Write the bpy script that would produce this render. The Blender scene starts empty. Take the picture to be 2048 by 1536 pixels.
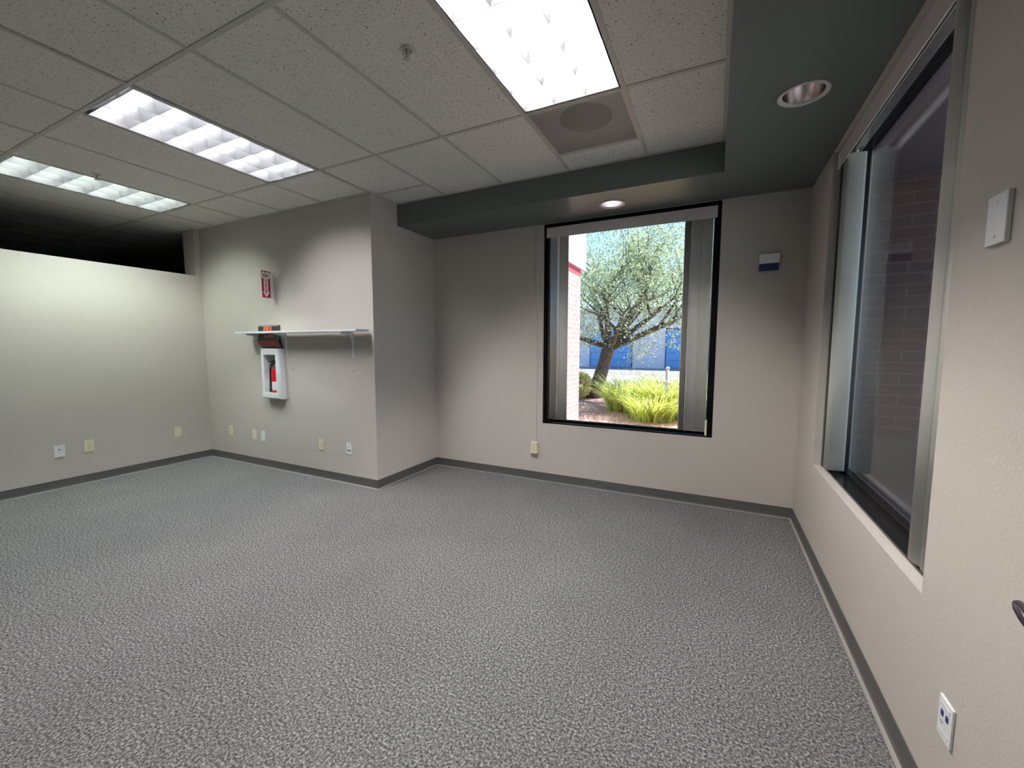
import bpy, bmesh, math, random
from mathutils import Vector, Matrix
R = random.Random(7)
COL = bpy.context.scene.collection
# ------------------------------------------------------------------ room dimensions (metres)
G = 0.6096
H, HS, PT = 2.8213, 2.6155, 2.2628
XL, XC, XS, XR = -4.0103, -1.1992, 1.739, 2.3492
Y1, YS, Y2 = 0.5326, 0.8953, 1.4945
YB, XFAR, YFAR = -6.2, -10.5, 3.4
BH = 0.09
WL, WR, WB = 0.151, 1.7362, 0.6102
RN, RF = -0.7435, 0.885
SILL = 0.6141
DECK = H + 0.30

# ------------------------------------------------------------------ materials
def new_mat(name):
    m = bpy.data.materials.new(name); m.use_nodes = True
    return m, m.node_tree, m.node_tree.nodes['Principled BSDF']
def N(nt, t, **kw):
    n = nt.nodes.new(t)
    for k, v in kw.items(): setattr(n, k, v)
    return n
def mat(name, col, rough=0.6, metal=0.0, bump=None, emit=None, spec=None, var=None):
    m, nt, b = new_mat(name)
    b.inputs['Base Color'].default_value = (*col, 1)
    b.inputs['Roughness'].default_value = rough
    b.inputs['Metallic'].default_value = metal
    if spec is not None: b.inputs['Specular IOR Level'].default_value = spec
    tc = N(nt, 'ShaderNodeTexCoord')
    if var:
        n = N(nt, 'ShaderNodeTexNoise'); n.inputs['Scale'].default_value = var[0]; n.inputs['Detail'].default_value = 4
        nt.links.new(tc.outputs['Object'], n.inputs['Vector'])
        cr = N(nt, 'ShaderNodeValToRGB')
        a, c = var[1], var[2]
        cr.color_ramp.elements[0].position = 0.35; cr.color_ramp.elements[1].position = 0.65
        cr.color_ramp.elements[0].color = (*[x * a for x in col], 1); cr.color_ramp.elements[1].color = (*[min(1, x * c) for x in col], 1)
        nt.links.new(n.outputs['Fac'], cr.inputs['Fac']); nt.links.new(cr.outputs['Color'], b.inputs['Base Color'])
    if bump:
        n = N(nt, 'ShaderNodeTexNoise'); n.inputs['Scale'].default_value = bump[0]; n.inputs['Detail'].default_value = 3
        nt.links.new(tc.outputs['Object'], n.inputs['Vector'])
        bp = N(nt, 'ShaderNodeBump'); bp.inputs['Strength'].default_value = bump[1]; bp.inputs['Distance'].default_value = bump[2]
        nt.links.new(n.outputs['Fac'], bp.inputs['Height']); nt.links.new(bp.outputs['Normal'], b.inputs['Normal'])
    if emit:
        b.inputs['Emission Color'].default_value = (*emit[0], 1); b.inputs['Emission Strength'].default_value = emit[1]
    return m

M = {}
M['wall'] = mat('wall_paint', (0.53, 0.49, 0.45), 0.62, bump=(95, 0.4, 0.0032), spec=0.35)
M['soffit'] = mat('soffit_paint', (0.125, 0.148, 0.140), 0.38, bump=(120, 0.15, 0.002))
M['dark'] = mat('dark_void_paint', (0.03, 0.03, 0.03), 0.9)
M['base'] = mat('rubber_base', (0.088, 0.085, 0.08), 0.55)
M['toe_strip'] = mat('base_toe', (0.28, 0.27, 0.26), 0.6)  # paler strip along the toe of the rubber base
M['tee'] = mat('ceiling_tee', (0.52, 0.52, 0.47), 0.5)
M['frame'] = mat('bronze_aluminium', (0.006, 0.006, 0.007), 0.22, metal=0.0, spec=0.5)
M['frame1'] = mat('black_aluminium', (0.003, 0.003, 0.0035), 0.45, spec=0.12)
M['white'] = mat('white_plastic', (0.78, 0.78, 0.77), 0.35)
M['white2'] = mat('white_enamel', (0.72, 0.74, 0.76), 0.35)
M['ivory'] = mat('ivory_plastic', (0.74, 0.69, 0.50), 0.4)
M['black'] = mat('black_plastic', (0.012, 0.012, 0.013), 0.4)
M['slot'] = mat('socket_slot', (0.02, 0.018, 0.015), 0.6)
M['ivoryslot'] = mat('ivory_recess', (0.30, 0.27, 0.18), 0.5)
M['blueport'] = mat('blue_jack', (0.01, 0.01, 0.22), 0.35)
M['blue'] = mat('navy_plastic', (0.004, 0.02, 0.11), 0.35)
M['red'] = mat('red_enamel', (0.55, 0.008, 0.02), 0.22)
M['signred'] = mat('sign_red', (0.42, 0.012, 0.03), 0.4)
M['signorange'] = mat('sign_orange', (0.9, 0.16, 0.06), 0.5)
M['panelred'] = mat('sign_brick_red', (0.42, 0.075, 0.05), 0.5)
M['steel'] = mat('steel', (0.55, 0.54, 0.53), 0.28, metal=1.0)
M['darksteel'] = mat('dark_steel', (0.16, 0.15, 0.16), 0.25, metal=1.0)
def m_louver():
    m, nt, b = new_mat('louver_aluminium')
    b.inputs['Base Color'].default_value = (0.46, 0.465, 0.485, 1); b.inputs['Metallic'].default_value = 1; b.inputs['Roughness'].default_value = 0.44
    d = N(nt, 'ShaderNodeBsdfDiffuse'); d.inputs['Color'].default_value = (0.8, 0.8, 0.82, 1)
    mx = N(nt, 'ShaderNodeMixShader'); mx.inputs[0].default_value = 0.055
    nt.links.new(b.outputs[0], mx.inputs[1]); nt.links.new(d.outputs[0], mx.inputs[2]); nt.links.new(mx.outputs[0], nt.nodes['Material Output'].inputs['Surface'])
    return m
M['louver'] = m_louver()
M['reflector'] = mat('spun_aluminium', (0.86, 0.82, 0.82), 0.22, metal=1.0)
M['housing'] = mat('fixture_white', (0.8, 0.8, 0.8), 0.5)
M['reveal'] = mat('fixture_reveal', (0.02, 0.018, 0.025), 0.6)
LAMP = 205
for k_, c_, f_ in ((1, (1.0, 0.96, 0.92), 2.1), (2, (0.97, 0.97, 1.0), 1.12), (3, (0.88, 1.0, 0.91), 1.0), (4, (1.0, 0.96, 0.93), .25)):  # last entry: fill troffer added behind the viewpoint
    M['lamp%d' % k_] = mat('fluorescent_tube_%d' % k_, (0.9, 0.9, 0.9), 0.4, emit=(c_, LAMP * f_))
M['reflw'] = mat('frosted_reflector', (0.85, 0.82, 0.84), 0.45, metal=1.0)
M['glow'] = mat('daylight_glow', (0.9, 0.88, 0.9), 0.4, emit=((1.0, 0.90, 0.94), 1.8))  # glow added to whiten the downlight, standing for reflected daylight
M['ring'] = mat('trim_ring', (0.55, 0.55, 0.50), 0.4)
M['paper'] = mat('label_paper', (0.75, 0.73, 0.72), 0.6)
M['hose'] = mat('rubber_hose', (0.015, 0.015, 0.015), 0.5)
M['conc'] = mat('concrete', (0.50, 0.49, 0.50), 0.8, var=(1.5, 0.85, 1.1), bump=(25, 0.3, 0.01))
M['asphalt'] = mat('asphalt', (0.30, 0.30, 0.33), 0.85, var=(3, 0.85, 1.15))
M['stucco'] = mat('stucco', (0.74, 0.75, 0.86), 0.85, bump=(60, 0.3, 0.01))
M['garage'] = mat('garage_blue', (0.16, 0.40, 0.80), 0.5)
M['garagetrim'] = mat('garage_trim', (0.05, 0.07, 0.2), 0.5)
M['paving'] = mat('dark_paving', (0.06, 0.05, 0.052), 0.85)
M['postw'] = mat('post_paint', (0.75, 0.74, 0.76), 0.4)

def m_vane():
    m, nt, b = new_mat('vinyl_vane')
    b.inputs['Base Color'].default_value = (0.66, 0.66, 0.61, 1); b.inputs['Roughness'].default_value = 0.45
    t = N(nt, 'ShaderNodeBsdfTranslucent'); t.inputs['Color'].default_value = (0.6, 0.58, 0.55, 1)
    mx = N(nt, 'ShaderNodeMixShader'); mx.inputs[0].default_value = 0.06
    out = nt.nodes['Material Output']
    nt.links.new(b.outputs[0], mx.inputs[1]); nt.links.new(t.outputs[0], mx.inputs[2]); nt.links.new(mx.outputs[0], out.inputs['Surface'])
    return m
M['vane'] = m_vane()
M['valance'] = mat('valance_vinyl', (0.62, 0.58, 0.56), 0.4)

def m_glass():
    m, nt, b = new_mat('window_glass')
    out = nt.nodes['Material Output']
    tr = N(nt, 'ShaderNodeBsdfTransparent'); tr.inputs['Color'].default_value = (0.93, 0.95, 0.95, 1)
    gl = N(nt, 'ShaderNodeBsdfGlossy'); gl.inputs['Roughness'].default_value = 0.0; gl.inputs['Color'].default_value = (1, 1, 1, 1)
    fr = N(nt, 'ShaderNodeFresnel'); fr.inputs['IOR'].default_value = 1.5
    ge = N(nt, 'ShaderNodeNewGeometry'); io = N(nt, 'ShaderNodeMath', operation='MULTIPLY_ADD')   # same reflectance entering and leaving the pane
    io.inputs[1].default_value = 1 / 1.5 - 1.5; io.inputs[2].default_value = 1.5
    nt.links.new(ge.outputs['Backfacing'], io.inputs[0]); nt.links.new(io.outputs[0], fr.inputs['IOR'])
    mu = N(nt, 'ShaderNodeMath', operation='MULTIPLY'); mu.inputs[1].default_value = 0.7
    mx = N(nt, 'ShaderNodeMixShader')
    nt.links.new(fr.outputs[0], mu.inputs[0]); nt.links.new(mu.outputs[0], mx.inputs[0])
    nt.links.new(tr.outputs[0], mx.inputs[1]); nt.links.new(gl.outputs[0], mx.inputs[2]); nt.links.new(mx.outputs[0], out.inputs['Surface'])
    nt.nodes.remove(b)
    return m
M['glass'] = m_glass()

def m_carpet():
    m, nt, b = new_mat('carpet')
    b.inputs['Roughness'].default_value = 0.95; b.inputs['Specular IOR Level'].default_value = 0.15
    tc = N(nt, 'ShaderNodeTexCoord')
    n1 = N(nt, 'ShaderNodeTexNoise'); n1.inputs['Scale'].default_value = 105; n1.inputs['Detail'].default_value = 3.0; n1.inputs['Roughness'].default_value = 0.72
    n2 = N(nt, 'ShaderNodeTexVoronoi'); n2.inputs['Scale'].default_value = 210
    n3 = N(nt, 'ShaderNodeTexNoise'); n3.inputs['Scale'].default_value = 1.6; n3.inputs['Detail'].default_value = 3
    for n in (n1, n2, n3): nt.links.new(tc.outputs['Object'], n.inputs['Vector'])
    cr = N(nt, 'ShaderNodeValToRGB'); e = cr.color_ramp.elements
    e[0].position = 0.36; e[0].color = (0.038, 0.037, 0.038, 1)
    e[1].position = 0.66; e[1].color = (0.44, 0.434, 0.434, 1)
    k = e.new(0.5); k.color = (0.150, 0.147, 0.148, 1)
    nt.links.new(n1.outputs['Fac'], cr.inputs['Fac'])
    mx = N(nt, 'ShaderNodeMix', data_type='RGBA', blend_type='MULTIPLY'); mx.inputs['Factor'].default_value = 0.5
    nt.links.new(cr.outputs['Color'], mx.inputs['A'])
    cr2 = N(nt, 'ShaderNodeValToRGB'); cr2.color_ramp.elements[0].color = (0.45, 0.45, 0.46, 1); cr2.color_ramp.elements[1].color = (1.02, 1.01, 1.02, 1)
    nt.links.new(n2.outputs['Color'], cr2.inputs['Fac']); nt.links.new(cr2.outputs['Color'], mx.inputs['B'])
    mx2 = N(nt, 'ShaderNodeMix', data_type='RGBA', blend_type='MULTIPLY'); mx2.inputs['Factor'].default_value = 1
    cr3 = N(nt, 'ShaderNodeValToRGB'); cr3.color_ramp.elements[0].position = 0.3; cr3.color_ramp.elements[0].color = (0.9, 0.9, 0.9, 1); cr3.color_ramp.elements[1].position = 0.7; cr3.color_ramp.elements[1].color = (1.06, 1.06, 1.06, 1)
    nt.links.new(n3.outputs['Fac'], cr3.inputs['Fac'])
    nt.links.new(mx.outputs['Result'], mx2.inputs['A']); nt.links.new(cr3.outputs['Color'], mx2.inputs['B'])
    nt.links.new(mx2.outputs['Result'], b.inputs['Base Color'])
    bp = N(nt, 'ShaderNodeBump'); bp.inputs['Strength'].default_value = 0.6; bp.inputs['Distance'].default_value = 0.006
    nt.links.new(n1.outputs['Fac'], bp.inputs['Height']); nt.links.new(bp.outputs['Normal'], b.inputs['Normal'])
    return m
M['carpet'] = m_carpet()

def m_tile():
    m, nt, b = new_mat('acoustic_tile')
    b.inputs['Roughness'].default_value = 0.9
    tc = N(nt, 'ShaderNodeTexCoord')
    v = N(nt, 'ShaderNodeTexVoronoi', feature='F1'); v.inputs['Scale'].default_value = 62; v.inputs['Randomness'].default_value = 1
    n0 = N(nt, 'ShaderNodeTexNoise'); n0.inputs['Scale'].default_value = 55; n0.inputs['Detail'].default_value = 2
    ad = N(nt, 'ShaderNodeMix', data_type='RGBA', blend_type='LINEAR_LIGHT'); ad.inputs['Factor'].default_value = 0.012
    nt.links.new(tc.outputs['Object'], ad.inputs['A']); nt.links.new(tc.outputs['Object'], n0.inputs['Vector']); nt.links.new(n0.outputs['Color'], ad.inputs['B'])
    nt.links.new(ad.outputs['Result'], v.inputs['Vector'])
    th = N(nt, 'ShaderNodeValToRGB'); th.color_ramp.elements[0].position = 0.12; th.color_ramp.elements[0].color = (0.14, 0.14, 0.13, 1)
    th.color_ramp.elements[1].position = 0.24; th.color_ramp.elements[1].color = (1, 1, 1, 1)
    # only some of the cells carry a fissure
    sel = N(nt, 'ShaderNodeSeparateColor'); nt.links.new(v.outputs['Color'], sel.inputs[0])
    gt = N(nt, 'ShaderNodeMath', operation='GREATER_THAN'); gt.inputs[1].default_value = 0.25
    nt.links.new(sel.outputs[0], gt.inputs[0])
    nt.links.new(v.outputs['Distance'], th.inputs['Fac'])
    mx = N(nt, 'ShaderNodeMix', data_type='RGBA'); mx.inputs['A'].default_value = (1, 1, 1, 1)
    nt.links.new(gt.outputs[0], mx.inputs['Factor']); nt.links.new(th.outputs['Color'], mx.inputs['B'])
    n2 = N(nt, 'ShaderNodeTexNoise'); n2.inputs['Scale'].default_value = 130; n2.inputs['Detail'].default_value = 2
    nt.links.new(tc.outputs['Object'], n2.inputs['Vector'])
    cr = N(nt, 'ShaderNodeValToRGB'); cr.color_ramp.elements[0].position = 0.3; cr.color_ramp.elements[0].color = (0.66, 0.655, 0.61, 1)
    cr.color_ramp.elements[1].position = 0.7; cr.color_ramp.elements[1].color = (0.84, 0.83, 0.78, 1)
    nt.links.new(n2.outputs['Fac'], cr.inputs['Fac'])
    ml = N(nt, 'ShaderNodeMix', data_type='RGBA', blend_type='MULTIPLY'); ml.inputs['Factor'].default_value = 1
    nt.links.new(cr.outputs['Color'], ml.inputs['A']); nt.links.new(mx.outputs['Result'], ml.inputs['B'])
    nt.links.new(ml.outputs['Result'], b.inputs['Base Color'])
    return m
M['tile'] = m_tile()

def m_perf():
    m, nt, b = new_mat('perforated_metal')
    b.inputs['Base Color'].default_value = (0.42, 0.42, 0.40, 1); b.inputs['Roughness'].default_value = 0.45
    tc = N(nt, 'ShaderNodeTexCoord'); mp = N(nt, 'ShaderNodeMapping'); mp.inputs['Scale'].default_value = (190, 190, 190)
    nt.links.new(tc.outputs['Object'], mp.inputs['Vector'])
    fr = N(nt, 'ShaderNodeVectorMath', operation='FRACTION'); nt.links.new(mp.outputs['Vector'], fr.inputs[0])
    sb = N(nt, 'ShaderNodeVectorMath', operation='SUBTRACT'); sb.inputs[1].default_value = (0.5, 0.5, 0.5); nt.links.new(fr.outputs[0], sb.inputs[0])
    sp = N(nt, 'ShaderNodeSeparateXYZ'); nt.links.new(sb.outputs[0], sp.inputs[0])
    cb = N(nt, 'ShaderNodeCombineXYZ'); nt.links.new(sp.outputs[0], cb.inputs[0]); nt.links.new(sp.outputs[1], cb.inputs[1])
    ln = N(nt, 'ShaderNodeVectorMath', operation='LENGTH'); nt.links.new(cb.outputs[0], ln.inputs[0])
    lt = N(nt, 'ShaderNodeMath', operation='LESS_THAN'); lt.inputs[1].default_value = 0.42; nt.links.new(ln.outputs['Value'], lt.inputs[0])
    tr = N(nt, 'ShaderNodeBsdfTransparent'); mx = N(nt, 'ShaderNodeMixShader')
    nt.links.new(lt.outputs[0], mx.inputs[0]); nt.links.new(b.outputs[0], mx.inputs[1]); nt.links.new(tr.outputs[0], mx.inputs[2])
    nt.links.new(mx.outputs[0], nt.nodes['Material Output'].inputs['Surface'])
    return m
M['perf'] = m_perf()

def m_brick(name, c1, c2, mortar, sx, sz, axis, msize=0.012, rough=0.85):
    m, nt, b = new_mat(name); b.inputs['Roughness'].default_value = rough
    tc = N(nt, 'ShaderNodeTexCoord'); sp = N(nt, 'ShaderNodeSeparateXYZ'); cb = N(nt, 'ShaderNodeCombineXYZ')
    nt.links.new(tc.outputs['Object'], sp.inputs[0]); nt.links.new(sp.outputs[axis], cb.inputs[0]); nt.links.new(sp.outputs[2], cb.inputs[1])
    br = N(nt, 'ShaderNodeTexBrick'); br.inputs['Scale'].default_value = 1; br.inputs['Brick Width'].default_value = sx; br.inputs['Row Height'].default_value = sz
    br.inputs['Mortar Size'].default_value = msize; br.inputs['Color1'].default_value = (*c1, 1); br.inputs['Color2'].default_value = (*c2, 1); br.inputs['Mortar'].default_value = (*mortar, 1)
    nt.links.new(cb.outputs[0], br.inputs['Vector']); nt.links.new(br.outputs['Color'], b.inputs['Base Color'])
    return m
M['brickwing'] = m_brick('brick_wing', (0.56, 0.36, 0.35), (0.60, 0.43, 0.42), (0.68, 0.62, 0.62), 0.21, 0.085, 1)
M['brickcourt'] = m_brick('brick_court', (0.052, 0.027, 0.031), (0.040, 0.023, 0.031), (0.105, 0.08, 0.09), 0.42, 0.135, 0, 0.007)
M['brickred'] = mat('soldier_brick', (0.55, 0.12, 0.14), 0.85)

def m_leaf(name, c1, c2, tcol, tf=0.45, scale=1.3):
    m, nt, b = new_mat(name); b.inputs['Roughness'].default_value = 0.4
    tc = N(nt, 'ShaderNodeTexCoord'); n = N(nt, 'ShaderNodeTexNoise'); n.inputs['Scale'].default_value = scale; n.inputs['Detail'].default_value = 6
    nt.links.new(tc.outputs['Object'], n.inputs['Vector'])
    cr = N(nt, 'ShaderNodeValToRGB'); cr.color_ramp.elements[0].position = 0.35; cr.color_ramp.elements[1].position = 0.65
    cr.color_ramp.elements[0].color = (*c1, 1); cr.color_ramp.elements[1].color = (*c2, 1)
    nt.links.new(n.outputs['Fac'], cr.inputs['Fac'])
    at = N(nt, 'ShaderNodeAttribute'); at.attribute_name = 'tint'
    ml = N(nt, 'ShaderNodeMix', data_type='RGBA', blend_type='MULTIPLY'); ml.inputs['Factor'].default_value = 1
    nt.links.new(cr.outputs['Color'], ml.inputs['A']); nt.links.new(at.outputs['Color'], ml.inputs['B']); nt.links.new(ml.outputs['Result'], b.inputs['Base Color'])
    t = N(nt, 'ShaderNodeBsdfTranslucent')
    m2 = N(nt, 'ShaderNodeMix', data_type='RGBA', blend_type='MULTIPLY'); m2.inputs['Factor'].default_value = 1; m2.inputs['A'].default_value = (*tcol, 1)
    nt.links.new(at.outputs['Color'], m2.inputs['B']); nt.links.new(m2.outputs['Result'], t.inputs['Color'])
    mx = N(nt, 'ShaderNodeMixShader'); mx.inputs[0].default_value = tf
    nt.links.new(b.outputs[0], mx.inputs[1]); nt.links.new(t.outputs[0], mx.inputs[2]); nt.links.new(mx.outputs[0], nt.nodes['Material Output'].inputs['Surface'])
    return m
M['leaf'] = m_leaf('tree_leaf', (0.34, 0.44, 0.33), (0.48, 0.58, 0.38), (0.56, 0.68, 0.42))
M['grass'] = m_leaf('grass_blade', (0.66, 0.70, 0.14), (0.85, 0.85, 0.26), (0.95, 0.95, 0.25), 0.6, 3)
M['hedge'] = m_leaf('hedge_leaf', (0.60, 0.60, 0.26), (0.80, 0.74, 0.42), (0.85, 0.85, 0.35), 0.4, 6)
M['bark'] = mat('bark', (0.13, 0.11, 0.10), 0.9, var=(14, 0.55, 1.6), bump=(30, 0.8, 0.02))
M['mulch'] = mat('mulch', (0.58, 0.36, 0.31), 0.95, var=(22, 0.5, 1.6), bump=(40, 0.8, 0.02))

# ------------------------------------------------------------------ mesh helpers
def box(bm, x0, x1, y0, y1, z0, z1, mi=0):
    v = [bm.verts.new(p) for p in ((x0, y0, z0), (x1, y0, z0), (x1, y1, z0), (x0, y1, z0), (x0, y0, z1), (x1, y0, z1), (x1, y1, z1), (x0, y1, z1))]
    for f in ((0, 3, 2, 1), (4, 5, 6, 7), (0, 1, 5, 4), (1, 2, 6, 5), (2, 3, 7, 6), (3, 0, 4, 7)):
        bm.faces.new([v[i] for i in f]).material_index = mi
    return v
def tinted(bm, f, v):
    L = bm.loops.layers.float_color.get('tint') or bm.loops.layers.float_color.new('tint')
    for l in f.loops: l[L] = (v[0], v[1], v[2], 1)
def tube(bm, pts, rad, seg=10, mi=0, cap=True):
    rings = []; n = len(pts); up = None
    for i, p in enumerate(pts):
        p = Vector(p); r = rad[i] if isinstance(rad, (list, tuple)) else rad
        d = (Vector(pts[min(i + 1, n - 1)]) - Vector(pts[max(i - 1, 0)])).normalized()
        if up is None: up = Vector((0, 0, 1)) if abs(d.z) < 0.9 else Vector((1, 0, 0))
        a = d.cross(up).normalized(); bb = a.cross(d).normalized(); up = bb
        rings.append([bm.verts.new(p + a * math.cos(2 * math.pi * k / seg) * r + bb * math.sin(2 * math.pi * k / seg) * r) for k in range(seg)])
    for i in range(n - 1):
        for k in range(seg):
            f = bm.faces.new([rings[i][k], rings[i][(k + 1) % seg], rings[i + 1][(k + 1) % seg], rings[i + 1][k]]); f.material_index = mi; f.smooth = True
    if cap:
        bm.faces.new(rings[0][::-1]).material_index = mi; bm.faces.new(rings[-1]).material_index = mi
def lathe(bm, prof, cx, cy, cz=0, seg=40, mi=0, close=False):
    rings = []
    for r, z in prof:
        if r < 1e-6: rings.append([bm.verts.new((cx, cy, cz + z))])
        else: rings.append([bm.verts.new((cx + r * math.cos(2 * math.pi * k / seg), cy + r * math.sin(2 * math.pi * k / seg), cz + z)) for k in range(seg)])
    for a, b in zip(rings, rings[1:]):
        for k in range(seg):
            q = [a[k % len(a)], a[(k + 1) % len(a)], b[(k + 1) % len(b)], b[k % len(b)]]
            u = []
            for w in q:
                if w not in u: u.append(w)
            if len(u) >= 3:
                f = bm.faces.new(u); f.material_index = mi; f.smooth = True
def prism(bm, prof, axis, a, b, mi=0):
    """extrude closed 2-D profile along axis from a to b"""
    def P(u, v, t):
        return {'x': (t, u, v), 'y': (u, t, v), 'z': (u, v, t)}[axis]
    r0 = [bm.verts.new(P(u, v, a)) for u, v in prof]; r1 = [bm.verts.new(P(u, v, b)) for u, v in prof]
    n = len(prof)
    for k in range(n): bm.faces.new([r0[k], r0[(k + 1) % n], r1[(k + 1) % n], r1[k]]).material_index = mi
    bm.faces.new(r0[::-1]).material_index = mi; bm.faces.new(r1).material_index = mi
def obj(name, bm, mats, parent=None, bevel=0, loc=None, weld=False):
    bmesh.ops.recalc_face_normals(bm, faces=bm.faces)
    me = bpy.data.meshes.new(name); 
    if loc is not None: bmesh.ops.translate(bm, verts=bm.verts, vec=-Vector(loc))
    bm.to_mesh(me); bm.free()
    for m in (mats if isinstance(mats, (list, tuple)) else [mats]): me.materials.append(M[m] if isinstance(m, str) else m)
    o = bpy.data.objects.new(name, me); COL.objects.link(o)
    if loc is not None: o.location = loc
    if parent:
        o.parent = parent
        o.matrix_parent_inverse = Matrix.Identity(4)
        w = Vector((0, 0, 0)); q = parent
        while q: w += q.location; q = q.parent
        o.location = (Vector(loc) if loc is not None else Vector((0, 0, 0))) - w
    if bevel:
        md = o.modifiers.new('bevel', 'BEVEL'); md.width = bevel; md.segments = 3; md.limit_method = 'ANGLE'
    return o
def B(): return bmesh.new()
def tag(o, label=None, cat=None, group=None, kind=None):
    if label: o['label'] = label
    if cat: o['category'] = cat
    if group: o['group'] = group
    if kind: o['kind'] = kind
    return o
def thing(name, loc, label, cat, group=None):
    o = bpy.data.objects.new(name, None); COL.objects.link(o); o.location = loc; o.empty_display_size = 0.05
    return tag(o, label, cat, group)
def struct(o): o['kind'] = 'structure'; return o
def sbox(name, m, *d, **k):
    bm = B(); box(bm, *d); return struct(obj(name, bm, m, **k))
def wall_hole(bm, axis, p0, p1, a0, a1, z0, z1, holes):
    """wall slab between p0..p1 on `axis`, spanning a0..a1 and z0..z1 with rectangular holes (ha0,ha1,hz0,hz1)"""
    xs = sorted({a0, a1, *[h[0] for h in holes], *[h[1] for h in holes]}); zs = sorted({z0, z1, *[h[2] for h in holes], *[h[3] for h in holes]})
    cell = lambda i, j: 0 <= i < len(xs) - 1 and 0 <= j < len(zs) - 1 and not any(h[0] - 1e-6 < xs[i] and xs[i + 1] < h[1] + 1e-6 and h[2] - 1e-6 < zs[j] and zs[j + 1] < h[3] + 1e-6 for h in holes)
    def P(a, p, z): return (a, p, z) if axis == 'y' else (p, a, z)
    def q(*pts): bm.faces.new([bm.verts.new(P(*t)) for t in pts])
    for i in range(len(xs) - 1):
        for j in range(len(zs) - 1):
            if not cell(i, j): continue
            a, b, c, d = xs[i], xs[i + 1], zs[j], zs[j + 1]
            q((a, p0, c), (b, p0, c), (b, p0, d), (a, p0, d)); q((a, p1, c), (a, p1, d), (b, p1, d), (b, p1, c))
            if not cell(i - 1, j): q((a, p0, c), (a, p0, d), (a, p1, d), (a, p1, c))
            if not cell(i + 1, j): q((b, p0, c), (b, p1, c), (b, p1, d), (b, p0, d))
            if not cell(i, j - 1): q((a, p0, c), (a, p1, c), (b, p1, c), (b, p0, c))
            if not cell(i, j + 1): q((a, p0, d), (b, p0, d), (b, p1, d), (a, p1, d))
    bmesh.ops.remove_doubles(bm, verts=bm.verts, dist=1e-5)

# ------------------------------------------------------------------ room shell
WT = 0.2
bm = B(); box(bm, XFAR, XR + WT, YB, YFAR, -0.05, 0); struct(obj('floor', bm, 'carpet'))
# partial-height partition on the left and the full-height stub that ends it
bm = B(); box(bm, XL - 0.235, XL, YB, 0.47, 0, PT); box(bm, XL - 0.235, XL, 0.47, Y1, 0, H + 0.1); struct(obj('wall_left', bm, 'wall'))
NX0, NX1, NZ0, NZ1 = -2.775, -2.548, 0.875, 1.322
bm = B(); wall_hole(bm, 'y', Y1, Y1 + 0.14, XL - 0.235, XC, 0, DECK, [(NX0, NX1, NZ0, NZ1)])
shelfwall = struct(obj('wall_alcove', bm, 'wall'))
bm = B()
for x, z in ((-2.391, 1.157), (-2.37, 1.163), (-1.453, 1.16), (-1.478, 1.153), (-2.394, 0.988), (-1.467, 0.991)):
    prism(bm, [(x + 0.0045 * math.cos(t * math.pi / 4), z + 0.0045 * math.sin(t * math.pi / 4)) for t in range(8)], 'y', Y1 - 0.0006, Y1 + 0.001)
obj('screw_holes', bm, 'slot', shelfwall)
sbox('wall_return', 'wall', XC - 0.14, XC, Y1 + 0.14, Y2, 0, DECK)
bm = B(); wall_hole(bm, 'y', Y2, Y2 + WT, XC - 0.14, XR + WT, -0.3, DECK, [(WL, WR, WB, HS)]); struct(obj('wall_window', bm, 'wall'))
bm = B(); wall_hole(bm, 'x', XR, XR + WT, YB, Y2, -0.3, DECK, [(RN, RF, SILL, HS)]); struct(obj('wall_right', bm, 'wall'))
sbox('wall_rear', 'wall', XFAR, XR + WT, YB - 0.15, YB, 0, DECK)
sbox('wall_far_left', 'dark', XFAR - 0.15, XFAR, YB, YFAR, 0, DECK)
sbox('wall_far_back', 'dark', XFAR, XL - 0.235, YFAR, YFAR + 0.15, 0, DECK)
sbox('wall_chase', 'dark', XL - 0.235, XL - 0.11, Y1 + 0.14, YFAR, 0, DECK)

# suspended ceiling: tiles, grid, deck above
FIX = [(1, -2), (-3, -2), (-6, -2), (1, -6)]                  # column index, row index of each 2x4 troffer; last one added as unseen fill
fixrect = [(i * G, (i + 1) * G, j * G, (j + 2) * G) for i, j in FIX]
grl = (G, 2 * G, 0.0, G)
def clip(x0, x1, y0, y1):
    """rectangles of the ceiling field inside the room outline"""
    out = []
    for rx0, rx1, ry0, ry1 in ((XFAR, XL - 0.235, YB, YFAR), (XL - 0.235, XC, YB, Y1), (XC, XS, YB, YS)):
        a, b, c, d = max(x0, rx0), min(x1, rx1), max(y0, ry0), min(y1, ry1)
        if b - a > 0.004 and d - c > 0.004: out.append((a, b, c, d))
    return out
bm = B()
for i in range(-18, 3):
    x0, x1 = i * G, (i + 1) * G
    if i == 2: x1 = XS
    for j in (-12, -10, -8, -6, -4, -2, 0, 2, 4):
        y0, y1 = j * G, (j + 2) * G
        cells = [(y0, y1)]
        if j == 0 and i in (-2, 1): cells = [(0, G), (G, 2 * G)]
        for c0, c1 in cells:
            if any(abs(x0 - f[0]) < 0.01 and abs(c0 - f[2]) < 0.01 for f in fixrect): continue
            if i == 1 and c0 == 0: continue
            for a, b, c, d in clip(x0, x1, c0, c1):
                g = 0.0085
                box(bm, a + g, b - g, c + g, d - g, H + 0.004, H + 0.02)
box(bm, XFAR - .1, XR + WT, YB - .1, YFAR + .1, DECK, DECK + 0.1, 1)
struct(obj('ceiling', bm, ['tile', 'wall']))
bm = B(); t = 0.012
def bar(x0, x1, y0, y1):
    for a, b, c, d in clip(x0, x1, y0, y1): box(bm, a, b, c, d, H, H + 0.0035); 
def barv(x0, x1, y0, y1):
    for a, b, c, d in clip(x0, x1, y0, y1): box(bm, a, b, c, d, H + 0.0002, H + 0.03)
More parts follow.
